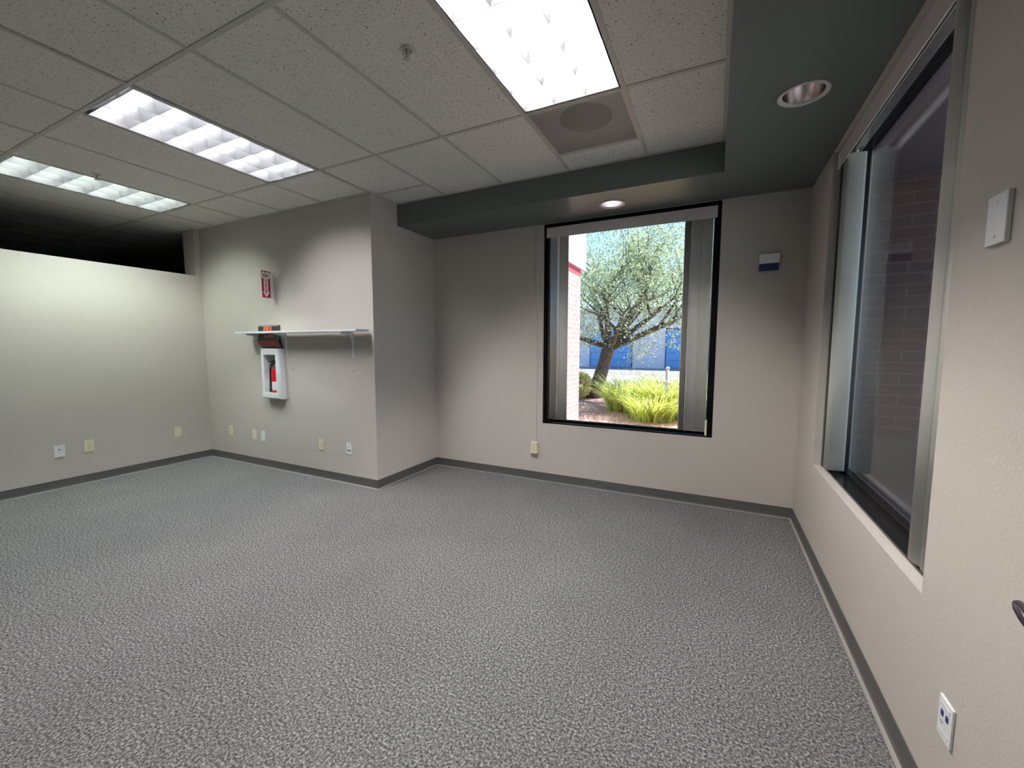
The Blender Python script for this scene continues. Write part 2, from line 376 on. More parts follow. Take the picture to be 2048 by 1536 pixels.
for i in range(-17, 3):
    bar(i * G - t, i * G + t, YB, YFAR); barv(i * G - 0.003, i * G + 0.003, YB, YFAR)
for j in (-10, -8, -6, -4, -2, 0, 2, 4):
    for i in range(-18, 3):
        x1 = (i + 1) * G - t if i < 2 else XS
        bar(i * G + t, x1, j * G - t, j * G + t); barv(i * G + t, x1, j * G - .003, j * G + .003)
for i in (-2, 1): bar(i * G + t, (i + 1) * G - t, G - t, G + t); barv(i * G + t, (i + 1) * G - t, G - .003, G + .003)
# wall angle around the field
for x0, x1, y0, y1 in ((XL - 0.235, XC, Y1 - 0.022, Y1), (XC, XS, YS - 0.022, YS), (XC, XC + 0.022, Y1, YS - .022), (XS - 0.022, XS, YB, YS - .022)):
    box(bm, x0, x1, y0, y1, H - 0.0015, H + 0.002)
struct(obj('trim_1', bm, 'tee'))

# dropped soffit with two round cut-outs
DL = [(0.891, 1.208, 0.094), (2.063, 0.072, 0.094)]
bm = B()
def patch(x0, x1, y0, y1, holes):
    if not holes:
        bm.faces.new([bm.verts.new(p) for p in ((x0, y0, HS), (x0, y1, HS), (x1, y1, HS), (x1, y0, HS))]); return
    cx, cy, r = holes[0]; a = 0.16; n = 64
    patch(x0, cx - a, y0, y1, []); patch(cx + a, x1, y0, y1, []); patch(cx - a, cx + a, y0, cy - a, []); patch(cx - a, cx + a, cy + a, y1, [])
    inner = []; outer = []
    for k in range(n):
        th = 2 * math.pi * k / n; c, s = math.cos(th), math.sin(th); q = a / max(abs(c), abs(s))
        inner.append(bm.verts.new((cx + r * c, cy + r * s, HS))); outer.append(bm.verts.new((cx + q * c, cy + q * s, HS)))
    for k in range(n): bm.faces.new([inner[k], outer[k], outer[(k + 1) % n], inner[(k + 1) % n]])
patch(XC, XS, YS, Y2, [DL[0]]); patch(XS, XR, YS, Y2, []); patch(XS, XR, YB, YS, [DL[1]])
def quad(pts, mi=0): bm.faces.new([bm.verts.new(p) for p in pts]).material_index = mi
quad(((XC, YS, HS), (XS, YS, HS), (XS, YS, DECK), (XC, YS, DECK))); quad(((XS, YB, HS), (XS, YS, HS), (XS, YS, DECK), (XS, YB, DECK)))
struct(obj('ceiling_soffit', bm, 'soffit'))

# rubber base
def base(name, pts):
    bm = B(); prof = ((0, BH), (0.004, BH), (0.0045, 0.018), (0.009, 0.006), (0.016, 0.0035), (0.024, 0.0025), (0.024, 0), (0, 0))
    pts = [Vector(p) for p in pts]; n = len(pts); rows = []
    for i, p in enumerate(pts):
        d0 = (p - pts[i - 1]).normalized() if i else None; d1 = (pts[i + 1] - p).normalized() if i < n - 1 else None
        nrm = lambda d: Vector((d.y, -d.x))
        if d0 is None: m = nrm(d1)
        elif d1 is None: m = nrm(d0)
        else:
            m = nrm(d0) + nrm(d1); m = m / (1 + nrm(d0).dot(nrm(d1)))
        rows.append([bm.verts.new((p.x + m.x * u, p.y + m.y * u, z)) for u, z in prof])
    for a, b in zip(rows, rows[1:]):
        for k in range(len(prof)):
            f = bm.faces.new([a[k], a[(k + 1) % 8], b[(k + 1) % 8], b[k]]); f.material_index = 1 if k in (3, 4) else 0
    bm.faces.new(rows[0][::-1]); bm.faces.new(rows[-1])
    struct(obj(name, bm, ['base', 'toe_strip']))
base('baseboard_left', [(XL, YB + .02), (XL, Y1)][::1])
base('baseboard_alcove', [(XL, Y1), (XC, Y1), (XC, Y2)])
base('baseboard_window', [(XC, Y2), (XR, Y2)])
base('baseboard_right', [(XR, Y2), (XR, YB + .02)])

# ------------------------------------------------------------------ ceiling troffers
def troffer(i, j, label, lampmat):
    x0, x1, y0, y1 = i * G + t, (i + 1) * G - t, j * G + t, (j + 2) * G - t
    T = thing('ceiling_light', ((x0 + x1) / 2, (y0 + y1) / 2, H), label, 'ceiling light', 'fluorescent troffers in the tiled ceiling')
    top = H + 0.15; zb = H + 0.002
    bm = B()                                                        # housing: open-bottomed pan
    for a in ((x0, x0 + .004, y0, y1), (x1 - .004, x1, y0, y1), (x0 + .004, x1 - .004, y0, y0 + .004), (x0 + .004, x1 - .004, y1 - .004, y1)): box(bm, *a, zb + 0.002, top, 0)
    box(bm, x0, x1, y0, y1, top, top + .004, 0)
    for a in ((x0 + .004, x0 + .012, y0 + .004, y1 - .004), (x1 - .012, x1 - .004, y0 + .004, y1 - .004), (x0 + .012, x1 - .012, y0 + .004, y0 + .012), (x0 + .012, x1 - .012, y1 - .012, y1 - .004)):
        box(bm, *a, zb + .028, zb + .032, 1)
    for a in ((x0 + .004, x0 + .0045, y0 + .004, y1 - .004), (x1 - .0045, x1 - .004, y0 + .004, y1 - .004), (x0 + .0045, x1 - .0045, y0 + .004, y0 + .0045), (x0 + .0045, x1 - .0045, y1 - .0045, y1 - .004)):
        box(bm, *a, zb + .002, zb + .028, 1)
    obj('housing', bm, ['housing', 'reveal'], T)
    a0, a1, b0, b1 = x0 + .010, x1 - .010, y0 + .022, y1 - .012
    hb = 0.072
    def prof(c, side=0):
        s = [(h, 0.0012 + 0.36 * h + 2.9 * h * h) for h in [hb * k / 7 for k in range(8)]]
        L = [(c - w, zb + h) for h, w in s]; Rr = [(c + w, zb + h) for h, w in s]
        if side == -1: return [(c, zb)] + Rr + [(c, zb + hb)]
        if side == 1: return [(c, zb)] + L + [(c, zb + hb)]
        return L + Rr[::-1]
    bm = B()
    for k in range(4):
        prism(bm, prof(a0 + (a1 - a0) * k / 3, -1 if k == 0 else 1 if k == 3 else 0), 'y', b0, b1)
    for k in range(7):
        prism(bm, prof(b0 + (b1 - b0) * k / 6, -1 if k == 0 else 1 if k == 6 else 0), 'x', a0, a1)
    for f in bm.faces: f.smooth = False
    obj('louver', bm, 'louver', T)
    for k in range(3):
        cx = a0 + (a1 - a0) * (k + .5) / 3
        bm = B(); tube(bm, [(cx, b0 + .012, H + .106), (cx, b1 - .012, H + .106)], 0.0127, 14)
        lm = obj('fluorescent_tube', bm, lampmat, T)
        for e in (b0 + .003, b1 - .015):
            bm = B(); box(bm, cx - .012, cx + .012, e, e + .012, H + .09, top); obj('lamp_holder', bm, 'white', lm)
    return T
labels = ['brightest fluorescent troffer, glowing white beside the return air grille', 'fluorescent troffer in the middle of the tiled ceiling, three by six louver cells in view', 'fluorescent troffer closest to the low partition, cut by the left picture edge', 'added fill-light troffer in the ceiling behind the viewpoint, out of the picture']
for q, ((i, j), l) in enumerate(zip(FIX, labels)): troffer(i, j, l, 'lamp%d' % (q + 1))

# return air grille
T = thing('air_grille', (1.5 * G, .5 * G, H), 'grey perforated return air grille in the ceiling beside the brightest troffer', 'air vent')
bm = B(); x0, x1, y0, y1 = G + t, 2 * G - t, t, G - t
for a in ((x0, x0 + .012, y0, y1), (x1 - .012, x1, y0, y1), (x0 + .012, x1 - .012, y0, y0 + .012), (x0 + .012, x1 - .012, y1 - .012, y1)): box(bm, *a, H + .002, H + .008)
obj('frame', bm, 'tee', T)
bm = B(); box(bm, x0 + .012, x1 - .012, y0 + .012, y1 - .012, H + .004, H + .0048); obj('perforated_panel', bm, 'perf', T)
bm = B(); box(bm, x0, x0 + .003, y0, y1, H + .01, H + .16); box(bm, x1 - .003, x1, y0, y1, H + .01, H + .16); box(bm, x0, x1, y0, y0 + .003, H + .01, H + .16); box(bm, x0, x1, y1 - .003, y1, H + .01, H + .16)
cx, cy = 1.5 * G, .5 * G; r = .17; n = 48; inner = []; outer = []
for k in range(n):
    th = 2 * math.pi * k / n; c, s = math.cos(th), math.sin(th); q = (G / 2 - t) / max(abs(c), abs(s))
    inner.append(bm.verts.new((cx + r * c, cy + r * s, H + .06))); outer.append(bm.verts.new((cx + q * c, cy + q * s, H + .06)))
for k in range(n): bm.faces.new([inner[k], outer[k], outer[(k + 1) % n], inner[(k + 1) % n]])
obj('plenum_box', bm, mat('galvanised', (0.66, 0.67, 0.65), 0.5, 0.0), T)
bm = B(); lathe(bm, [(.17, .0), (.17, .17), (0, .17)], cx, cy, H + .058); obj('duct_collar', bm, mat('duct_dark', (0.05, 0.045, 0.04), 0.6), T)

# recessed downlights
dlab = ['recessed round downlight in the dark soffit directly above the tree-view window', 'recessed downlight with bare metal reflector, in the soffit beside the brick-view window']
for (cx, cy, r), l, glows in zip(DL, dlab, (True, False)):
    T = thing('downlight', (cx, cy, HS), l, 'ceiling light', 'recessed downlights in the soffit')
    bm = B(); lathe(bm, [(.094, .004), (.106, .002), (.108, -.003), (.103, -.006), (.092, -.004), (.088, .002), (.087, .006)], cx, cy, HS, 56); obj('trim_ring', bm, 'ring', T)
    bm = B(); prof = [(.088 - .030 * (k / 10) ** 2.0, .004 + .15 * k / 10) for k in range(11)]; lathe(bm, prof + [(.058, .156), (0, .156)], cx, cy, HS, 56); obj('reflector', bm, 'reflw' if glows else 'reflector', T)
    if glows: bm = B(); lathe(bm, [(0, .045), (.03, .05), (.048, .07), (.05, .10), (.035, .14), (.02, .158)], cx, cy, HS, 24); obj('glow_bulb', bm, 'glow', T)

# sprinklers
slab = ['pendent fire sprinkler in the tile beside the brightest troffer', 'small distant sprinkler in the ceiling tile by the leftmost troffer']
for (cx, cy), l in zip(((0.339, -0.757), (-2.946, -0.76)), slab):
    T = thing('sprinkler', (cx, cy, H), l, 'sprinkler')
    bm = B(); lathe(bm, [(.012, .006), (.012, -.001), (.028, -.004), (.034, .001), (.036, .0045)], cx, cy, H, 32); obj('escutcheon', bm, 'ring', T)
    bm = B(); lathe(bm, [(.009, .01), (.009, -.012), (0, -.012)], cx, cy, H, 12)
    for s in (-1, 1): tube(bm, [(cx + s * .008, cy, H - .01), (cx + s * .015, cy, H - .022), (cx + s * .004, cy, H - .04)], .0022, 6)
    tube(bm, [(cx, cy, H - .012), (cx, cy, H - .04)], .003, 6)
    obj('sprinkler_frame', bm, 'ring', T)
    bm = B(); lathe(bm, [(0, -.039), (.017, -.040), (.017, -.042), (0, -.042)], cx, cy, H, 20); obj('deflector', bm, 'ring', T)

# ------------------------------------------------------------------ windows
def window(name, axis, a0, a1, z0, z1, p0, sgn, glass_p, depth):
    """aluminium frame in the wall opening; axis is the wall normal, p0 the inner frame face"""
    def bx(bm, a, b, p, q, c, d, mi=0):
        lo, hi = min(p, q), max(p, q)
        if axis == 'y': box(bm, a, b, lo, hi, c, d, mi)
        else: box(bm, lo, hi, a, b, c, d, mi)
    mid = ((a0 + a1) / 2, p0, z0) if axis == 'y' else (p0, (a0 + a1) / 2, z0)
    W = bpy.data.objects.new(name, None); COL.objects.link(W); W.location = mid; W['kind'] = 'structure'
    w = 0.045; p1 = p0 + sgn * depth
    bm = B()
    bx(bm, a0, a0 + w, p0, p1, z0, z1); bx(bm, a1 - w, a1, p0, p1, z0, z1); bx(bm, a0 + w, a1 - w, p0, p1, z1 - w, z1)
    bx(bm, a0 + w, a1 - w, p0 + sgn * .004, p1, z0, z0 + .012)
    g = glass_p
    for q in ((a0 + w, a0 + w + .012, z0 + .012, z1 - w), (a1 - w - .012, a1 - w, z0 + .012, z1 - w), (a0 + w + .012, a1 - w - .012, z0 + .012, z0 + .034), (a0 + w + .012, a1 - w - .012, z1 - w - .012, z1 - w)):
        bx(bm, q[0], q[1], g - sgn * .012, g + sgn * .03, q[2], q[3])
    obj('window_frame', bm, 'frame1' if axis == 'y' else 'frame', W, bevel=.0015)
    bm = B(); bx(bm, a0 + w + .012, a1 - w - .012, g, g + sgn * .006, z0 + .034, z1 - w - .012); obj('glass', bm, 'glass', W)
    return W
window('window_1', 'y', WL, WR, WB, HS, Y2 + .016, 1, Y2 + .115, .165)
window('window_2', 'x', RN, RF, SILL, HS, 2.392, 1, 2.482, .14)
bm = B(); box(bm, WL - .1, WR + .1, Y2 + WT, Y2 + WT + .05, WB - .06, WB - .005); box(bm, WL + .05, WR - .05, Y2 + .13, Y2 + WT, WB - .02, WB + .011)
struct(obj('trim_2', bm, 'conc'))

# vertical blinds
def vane_bm(c, ang, z0, z1, w=0.089, sag=0.009):
    bm = B(); n = 8; th = .0012; rows = []
    ca, sa = math.cos(ang), math.sin(ang)
    for k in range(n + 1):
        u = (k / n - .5) * w; v = sag * (1 - (2 * k / n - 1) ** 2)
        for s in (0, th):
            x = c[0] + u * ca - (v + s) * sa; y = c[1] + u * sa + (v + s) * ca
            rows.append((bm.verts.new((x, y, z0)), bm.verts.new((x, y, z1))))
    def q(a, b, c_, d): 
        f = bm.faces.new((a, b, c_, d)); f.smooth = True
    for k in range(n):
        a, b, c2, d = rows[2 * k], rows[2 * k + 1], rows[2 * k + 2], rows[2 * k + 3]
        q(a[0], c2[0], c2[1], a[1]); q(b[0], b[1], d[1], d[0]); q(a[0], b[0], d[0], c2[0]); q(a[1], c2[1], d[1], b[1])
    q(rows[0][0], rows[0][1], rows[1][1], rows[1][0]); q(rows[-2][0], rows[-1][0], rows[-1][1], rows[-2][1])
    return bm
def blind(loc, label, valance, rail, vanes, z0, z1, wand=None):
    T = thing('vertical_blind', loc, label, 'blind', 'vertical blinds drawn open')
    bm = B(); box(bm, *valance); obj('valance', bm, 'valance', T, bevel=.003)
    bm = B(); box(bm, *rail)
    obj('headrail', bm, 'steel', T, bevel=.002)
    for c, a in vanes:
        v = obj('vane', vane_bm(c, a, z0, z1), 'vane', T)
        bm = B(); box(bm, c[0] - .004, c[0] + .004, c[1] - .004, c[1] + .004, z1 - .002, rail[4] + .002); obj('carrier', bm, 'white', v)
    if wand:
        wx, wy, wz = wand
        bm = B(); tube(bm, [(wx, wy, rail[4] + .005), (wx, wy, wz + .09)], .0018, 6); w = obj('pull_cord', bm, 'ivory', T)
        bm = B(); box(bm, wx - .009, wx + .009, wy - .006, wy + .006, wz - .04, wz + .1); obj('cord_weight', bm, 'ivory', w, bevel=.002)
    return T
pi = math.pi
yv = Y2 + .062
left = [((0.2 + .0155 * k, yv), pi / 2 + .10 - .02 * k) for k in range(7)]
left.append(((0.345, yv + .004), .12))
right = [((1.462 + .008 * k, yv), pi / 2 + .05 * (k % 2)) for k in range(6)] + [((1.548, yv - .046), .03), ((1.634, yv - .044), .03)]
blind((.95, Y2, 2.54), 'vertical blind parted at both sides of the window that looks onto the tree', (WL + .028, WR - .03, Y2 + .004, Y2 + .010, 2.478, 2.578),
      (WL + .05, WR - .05, Y2 + .04, Y2 + .085, 2.52, 2.555), left + right, 0.655, 2.505, (WR - .052, Y2 + .022, .665))
xv = 2.425
far = [((2.419, 0.655 + .013 * k), pi - .02 + .03 * (k % 2)) for k in range(7)]
near = [((2.388, -.562), pi / 2 + .04), ((2.392, -.640), pi / 2 - .03)] + [((2.432, -.668 - .009 * k), .03 * (k % 2)) for k in range(5)]
blind((2.40, .07, 2.54), 'vertical blind stacked at both ends of the right-hand window facing the dark brick wall', (2.366, 2.372, RN + .05, RF - .045, 2.492, 2.588),
      (2.40, 2.445, RN + .06, RF - .06, 2.525, 2.56), far + near, .645, 2.51)

# ------------------------------------------------------------------ wall plates
def place(T, axis, bmf, mats, name, parent=None):
    return obj(name, bmf, mats, parent or T)
def plate(pos, nrm, m, label, kind, w=.072, h=.116, d=.006, group=None):
    """pos on the wall surface; nrm one of '-y', '+x', '-x'"""
    x, y, z = pos
    T = thing('outlet' if kind in ('duplex', 'box', 'decora') else 'wall_plate' if kind == 'blank' else 'data_outlet', pos, label, 'outlet' if kind in ('duplex', 'box', 'decora') else 'wall plate' if kind == 'blank' else 'data outlet', group)
    def bx(bm, u0, u1, z0, z1, e0, e1, mi=0):
        if nrm == '-y': box(bm, x + u0, x + u1, y - e1, y - e0, z + z0, z + z1, mi)
        elif nrm == '+x': box(bm, x + e0, x + e1, y + u0, y + u1, z + z0, z + z1, mi)
        else: box(bm, x - e1, x - e0, y - u1, y - u0, z + z0, z + z1, mi)
    if kind == 'box':
        bm = B(); bx(bm, -w / 2, w / 2, -h / 2, h / 2, 0, .045); obj('surface_box', bm, m, T, bevel=.003)
        e = .045
    else: e = 0
    bm = B(); bx(bm, -w / 2, w / 2, -h / 2, h / 2, e, e + d); obj('cover_plate', bm, m, T, bevel=.0022)
    sl = 'slot' if m != 'ivory' else 'ivoryslot'
    if kind in ('duplex', 'box'):
        for s in (-1, 1):
            bm = B(); bx(bm, -.0165, .0165, s * .0195 - .0135, s * .0195 + .0135, e + d, e + d + .0015); so = obj('socket', bm, m, T, bevel=.001)
            bm = B()
            for u in (-.0065, .0065): bx(bm, u - .0013, u + .0013, s * .0195 - .001, s * .0195 + .008, e + d + .0012, e + d + .002)
            bx(bm, -.0022, .0022, s * .0195 - .0095, s * .0195 - .005, e + d + .0012, e + d + .002); obj('slots', bm, 'slot', so)
        bm = B(); bx(bm, -.002, .002, -.002, .002, e + d, e + d + .001); obj('screw', bm, 'steel', T)
    elif kind == 'blank':
        for s in (-1, 1):
            bm = B(); bx(bm, -.003, .003, s * .042 - .003, s * .042 + .003, d, d + .0012); obj('screw', bm, 'steel', T, bevel=.0008)
    elif kind == 'jack2':          # two square data ports
        for u in (-.013, .013):
            bm = B(); bx(bm, u - .0075, u + .0075, -.028, -.012, d, d + .0012); obj('data_port', bm, 'slot', T)
        bm = B(); bx(bm, -.010, -.004, .008, .018, d, d + .0012); obj('phone_port', bm, 'slot', T)
    elif kind == 'jackblue':
        bm = B(); bx(bm, -.024, .024, .030, .044, d, d + .0015); obj('label_strip', bm, 'white2', T, bevel=.0005)
        for u in (-.012, .014):
            bm = B(); bx(bm, u - .0055, u + .0055, .006, .022, d, d + .002); obj('blue_port', bm, 'blueport', T)
        bm = B(); bx(bm, -.018, -.006, -.014, -.010, d, d + .0012); obj('spare_port', bm, 'ivoryslot', T)
        bm = B(); bx(bm, -.024, .024, -.044, -.034, d, d + .0015); obj('label_strip', bm, 'white2', T, bevel=.0005)
    elif kind == 'jack1':
        bm = B(); bx(bm, -.008, .008, .012, .020, d, d + .0012); obj('phone_port', bm, 'slot', T)
    return T
plate((-3.577, Y1, .377), '-y', 'ivory', 'ivory duplex outlet nearest the corner of the shelf wall and partition', 'duplex')
plate((-3.114, Y1, .365), '-y', 'ivory', 'ivory blank plate below the extinguisher cabinet, beside a white plate', 'blank')
plate((-2.955, Y1, .365), '-y', 'white', 'white blank plate below the extinguisher cabinet, beside an ivory plate', 'blank')
plate((-1.978, Y1, .365), '-y', 'ivory', 'ivory duplex outlet low on the shelf wall, left of the white two-port data plate', 'duplex')
plate((-1.574, Y1, .367), '-y', 'white', 'white data plate with two black ports near the outer wall corner', 'jack2')
plate((XL, -.830, .372), '+x', 'white', 'white phone plate on the left partition, first from the picture edge', 'jack1', w=.076)
plate((XL, -.615, .380), '+x', 'ivory', 'ivory outlet on the left partition, beside the white phone plate', 'duplex', w=.078)
plate((XL, .167, .385), '+x', 'ivory', 'ivory blank plate on the left partition, close to the corner', 'blank')
plate((.076, Y2, .352), '-y', 'ivory', 'ivory surface-mounted outlet box under the wire raceway beside the window', 'box')
plate((XR, -.955, .360), '-x', 'white', 'white data plate with two blue ports low on the right wall', 'jackblue', d=.007)
plate((XR, -.968, 1.710), '-x', 'white', 'white blank plate high on the right wall beside the right-hand window', 'blank', w=.082, h=.122, d=.011)
# raceway
T = thing('wire_raceway', (.082, Y2, .41), 'painted vertical wire raceway running from the soffit down to the ivory outlet box', 'raceway')
bm = B(); box(bm, .073, .091, Y2 - .011, Y2, .412, HS); obj('channel', bm, 'wall', T, bevel=.002)
for q in ((1.43, 1.47), (.74, .765)):
    bm = B(); box(bm, .071, .093, Y2 - .0125, Y2, *q); obj('coupling', bm, 'wall', T, bevel=.002)
# alarm box
T = thing('alarm_box', (2.09, Y2, 2.01), 'small white box with navy blue lower half, high on the wall right of the window', 'alarm box')
bm = B(); box(bm, 2.022, 2.158, Y2 - .045, Y2, 2.062, 2.136); obj('cover', bm, 'white', T, bevel=.003)
bm = B(); box(bm, 2.024, 2.156, Y2 - .042, Y2, 2.008, 2.0615); obj('lens', bm, 'blue', T, bevel=.004)['label'] = 'navy blue lens'
# lever handle end
T = thing('door_handle', (XR, -1.39, .85), 'dark metal lever handle end sticking in at the right picture edge', 'handle')
bm = B(); tube(bm, [(XR - .051, -1.277, .878), (XR - .053, -1.290, .875), (XR - .055, -1.315, .866), (XR - .056, -1.355, .858), (XR - .056, -1.375, .85), (XR - .047, -1.388, .85), (XR - .03, -1.392, .85), (XR, -1.392, .85)], [.009, .0115, .012, .012, .012, .011, .011, .012], 24); obj('lever', bm, 'darksteel', T)
bm = B(); prof = [(math.cos(k * pi / 12) * .03 - 1.392, math.sin(k * pi / 12) * .03 + .85) for k in range(24)]; prism(bm, prof, 'x', XR - .01, XR); obj('rose', bm, 'darksteel', T, bevel=.003)

# ------------------------------------------------------------------ shelf, cabinet, signs
T = thing('wall_shelf', (-2.15, Y1, 1.55), 'long thin white wall shelf on metal brackets above the fire extinguisher', 'shelf')
bm = B(); box(bm, -3.07, -1.235, .348, .507, 1.5415, 1.5625); obj('board', bm, 'white2', T, bevel=.002)
for bx_ in (-2.945, -2.469, -1.476):
    bm = B(); w = .011
    box(bm, bx_ - w, bx_ + w, .375, Y1 - .004, 1.537, 1.5415); box(bm, bx_ - w, bx_ + w, Y1 - .004, Y1, 1.288, 1.5405)
    prism(bm, [(Y1 - .004, 1.30), (Y1 - .004, 1.537), (.385, 1.537), (.392, 1.529), (.47, 1.518), (.502, 1.495), (.516, 1.45)], 'x', bx_ - .004, bx_ + .004)
    obj('bracket', bm, 'white2', T, bevel=.0015)

CX0, CX1, CZ0, CZ1, CY = -2.815, -2.508, .822, 1.378, .453
T = thing('extinguisher_cabinet', ((CX0 + CX1) / 2, Y1, CZ0), 'white wall-mounted open cabinet holding the red fire extinguisher', 'cabinet')
bm = B()
ox0, ox1, oz0, oz1 = -2.762, -2.561, .889, 1.309
def ringq(y, a, b, c, d): return [bm.verts.new(p) for p in ((a, y, c), (b, y, c), (b, y, d), (a, y, d))]
def bridge(r, s, mi=0):
    for k in range(4): bm.faces.new([r[k], r[(k + 1) % 4], s[(k + 1) % 4], s[k]]).material_index = mi
e = .0
r0 = ringq(Y1, CX0 - .006, CX1 - .004, CZ0 - .004, CZ1); r1 = ringq(CY + .02, CX0, CX1, CZ0, CZ1); r2 = ringq(CY + .006, CX0 + .003, CX1 - .005, CZ0 + .004, CZ1 - .004); r3 = ringq(CY, CX0 + .014, CX1 - .018, CZ0 + .014, CZ1 - .012)
r4 = ringq(CY, ox0, ox1, oz0, oz1); r5 = ringq(CY + .012, ox0 + .002, ox1 - .002, oz0 + .002, oz1 - .002)
for a, b in ((r0, r1), (r1, r2), (r2, r3), (r3, r4), (r4, r5)): bridge(a, b)
obj('frame', bm, 'white2', T, bevel=.005)
bm = B(); i0 = ringq(CY + .0125, ox0 - .006, ox1 + .006, oz0 - .006, oz1 + .006); i1 = ringq(Y1 + .10, ox0 - .006, ox1 + .006, oz0 - .006, oz1 + .006); bridge(i0, i1); bm.faces.new(i1)
obj('tub', bm, 'white2', T)
# extinguisher
ex, ey, ez = -2.697, .545, oz0 - .006
T = thing('fire_extinguisher', (ex, ey, ez), 'small red fire extinguisher with black hose standing in the white cabinet', 'fire extinguisher')
bm = B(); lathe(bm, [(0, .002), (.036, .002), (.040, .008), (.041, .02), (.041, .235), (.038, .255), (.028, .272), (.016, .282), (.015, .296), (0, .296)], ex, ey, ez, 32); obj('cylinder', bm, 'red', T)
bm = B(); lathe(bm, [(.0413, .030), (.0416, .032), (.0416, .125), (.0413, .127)], ex, ey, ez, 32)
lb = obj('label_wrap', bm, 'paper', T)
bm = B()
for k in range(6): 
    a = math.radians(232 + (k % 3) * 7); rr = .0418
    zc = ez + .11 - k * .015
    for q in range(4):
        a2 = a + q * .09; pp = [(ex + rr * math.cos(v), ey + rr * math.sin(v), zz) for v, zz in ((a2, zc), (a2 + .06, zc), (a2 + .06, zc + .005), (a2, zc + .005))]
        bm.faces.new([bm.verts.new(p) for p in pp])
obj('label_print', bm, 'slot', lb)
bm = B(); box(bm, ex - .012, ex + .012, ey - .014, ey + .012, ez + .29, ez + .325); obj('valve', bm, 'steel', T, bevel=.003)
bm = B(); prism(bm, [(ey - .075, ez + .305), (ey - .070, ez + .300), (ey - .01, ez + .325), (ey + .012, ez + .325), (ey + .012, ez + .332), (ey - .012, ez + .333)], 'x', ex - .009, ex + .009); obj('carry_handle', bm, 'darksteel', T, bevel=.001)
bm = B(); prism(bm, [(ey - .078, ez + .345), (ey - .07, ez + .34), (ey + .01, ez + .352), (ey + .01, ez + .36), (ey - .012, ez + .36)], 'x', ex - .009, ex + .009); obj('lever', bm, 'darksteel', T, bevel=.001)
bm = B(); tube(bm, [(ex - .012, ey, ez + .31), (ex - .035, ey - .018, ez + .308), (ex - .052, ey - .026, ez + .28), (ex - .055, ey - .027, ez + .2), (ex - .058, ey - .026, ez + .11), (ex - .06, ey - .026, ez + .07)], .0075, 10); hs = obj('hose', bm, 'hose', T)
bm = B(); tube(bm, [(ex - .06, ey - .026, ez + .07), (ex - .061, ey - .026, ez + .03), (ex - .062, ey - .026, ez + .012)], [.009, .011, .012], 10); obj('nozzle', bm, 'black', hs)
bm = B(); tube(bm, [(ex - .01, ey - .02, ez + .30), (ex - .04, ey - .06, ez + .285), (ex - .06, ey - .072, ez + .24), (ex - .068, ey - .076, ez + .205)], .0022, 6); obj('pull_pin_strap', bm, 'steel', T)

def text(s, size, m, parent, fn, name='lettering', bold=.0, align='CENTER', sx=1.0):
    cu = bpy.data.curves.new('txt', 'FONT'); cu.body = s; cu.size = size; cu.align_x = align; cu.align_y = 'CENTER'; cu.extrude = .0003; cu.offset = bold
    o = bpy.data.objects.new('txt', cu); COL.objects.link(o); bpy.context.view_layer.update()
    me = bpy.data.meshes.new_from_object(o.evaluated_get(bpy.context.evaluated_depsgraph_get()))
    bpy.data.objects.remove(o); bpy.data.curves.remove(cu)
    for v in me.vertices: v.co = Vector(fn(v.co.x * sx, v.co.y, v.co.z)) - parent.matrix_world.translation
    me.materials.clear(); me.materials.append(M[m]); me.name = name
    q = bpy.data.objects.new(name, me); COL.objects.link(q); q.parent = parent
    return q
# red projecting arrow sign (both faces printed)
sx_ = -2.657; sy0, sy1, sz0, sz1 = .405, .508, 1.922, 2.216
T = thing('fire_extinguisher_sign', (sx_, Y1, sz0), 'red and white projecting sign with a down arrow reading FIRE EXTINGUISHER', 'sign')
bm = B(); box(bm, sx_ - .0015, sx_ + .0015, sy0, Y1 - .002, sz0, sz1); box(bm, sx_ - .0015, sx_ + .024, Y1 - .002, Y1, sz0, sz1); obj('sign_plate', bm, 'white', T)
bpy.context.view_layer.update()
bm = B(); box(bm, sx_ + .0016, sx_ + .0021, sy0 + .005, sy1 - .004, sz0 + .006, sz1 - .006); obj('red_field', bm, 'signred', T)
cy = (sy0 + sy1) / 2
bm = B(); xx = sx_ + .0023
arrow = [(cy, sz0 + .012), (cy + .040, sz0 + .066), (cy + .024, sz0 + .066), (cy + .024, sz1 - .088), (cy + .045, sz1 - .080), (cy + .045, sz1 - .028), (cy + .030, sz1 - .012), (cy, sz1 - .022), (cy - .030, sz1 - .012), (cy - .045, sz1 - .028), (cy - .045, sz1 - .080), (cy - .024, sz1 - .088), (cy - .024, sz0 + .066), (cy - .040, sz0 + .066)]
prism(bm, arrow, 'x', xx - .0001, xx + .0003); obj('arrow', bm, 'white', T)
text('FIRE', .040, 'signred', T, lambda u, v, w: (xx + .0006 + w, cy + u, sz1 - .056 + v), bold=.0012, sx=.85)
for k, ch in enumerate('EXTINGUISHER'):
    text(ch, .0185, 'signred', T, lambda u, v, w, k=k: (xx + .0006 + w, cy + u, sz1 - .100 - k * .0125 + v), bold=.0007, sx=1.5)
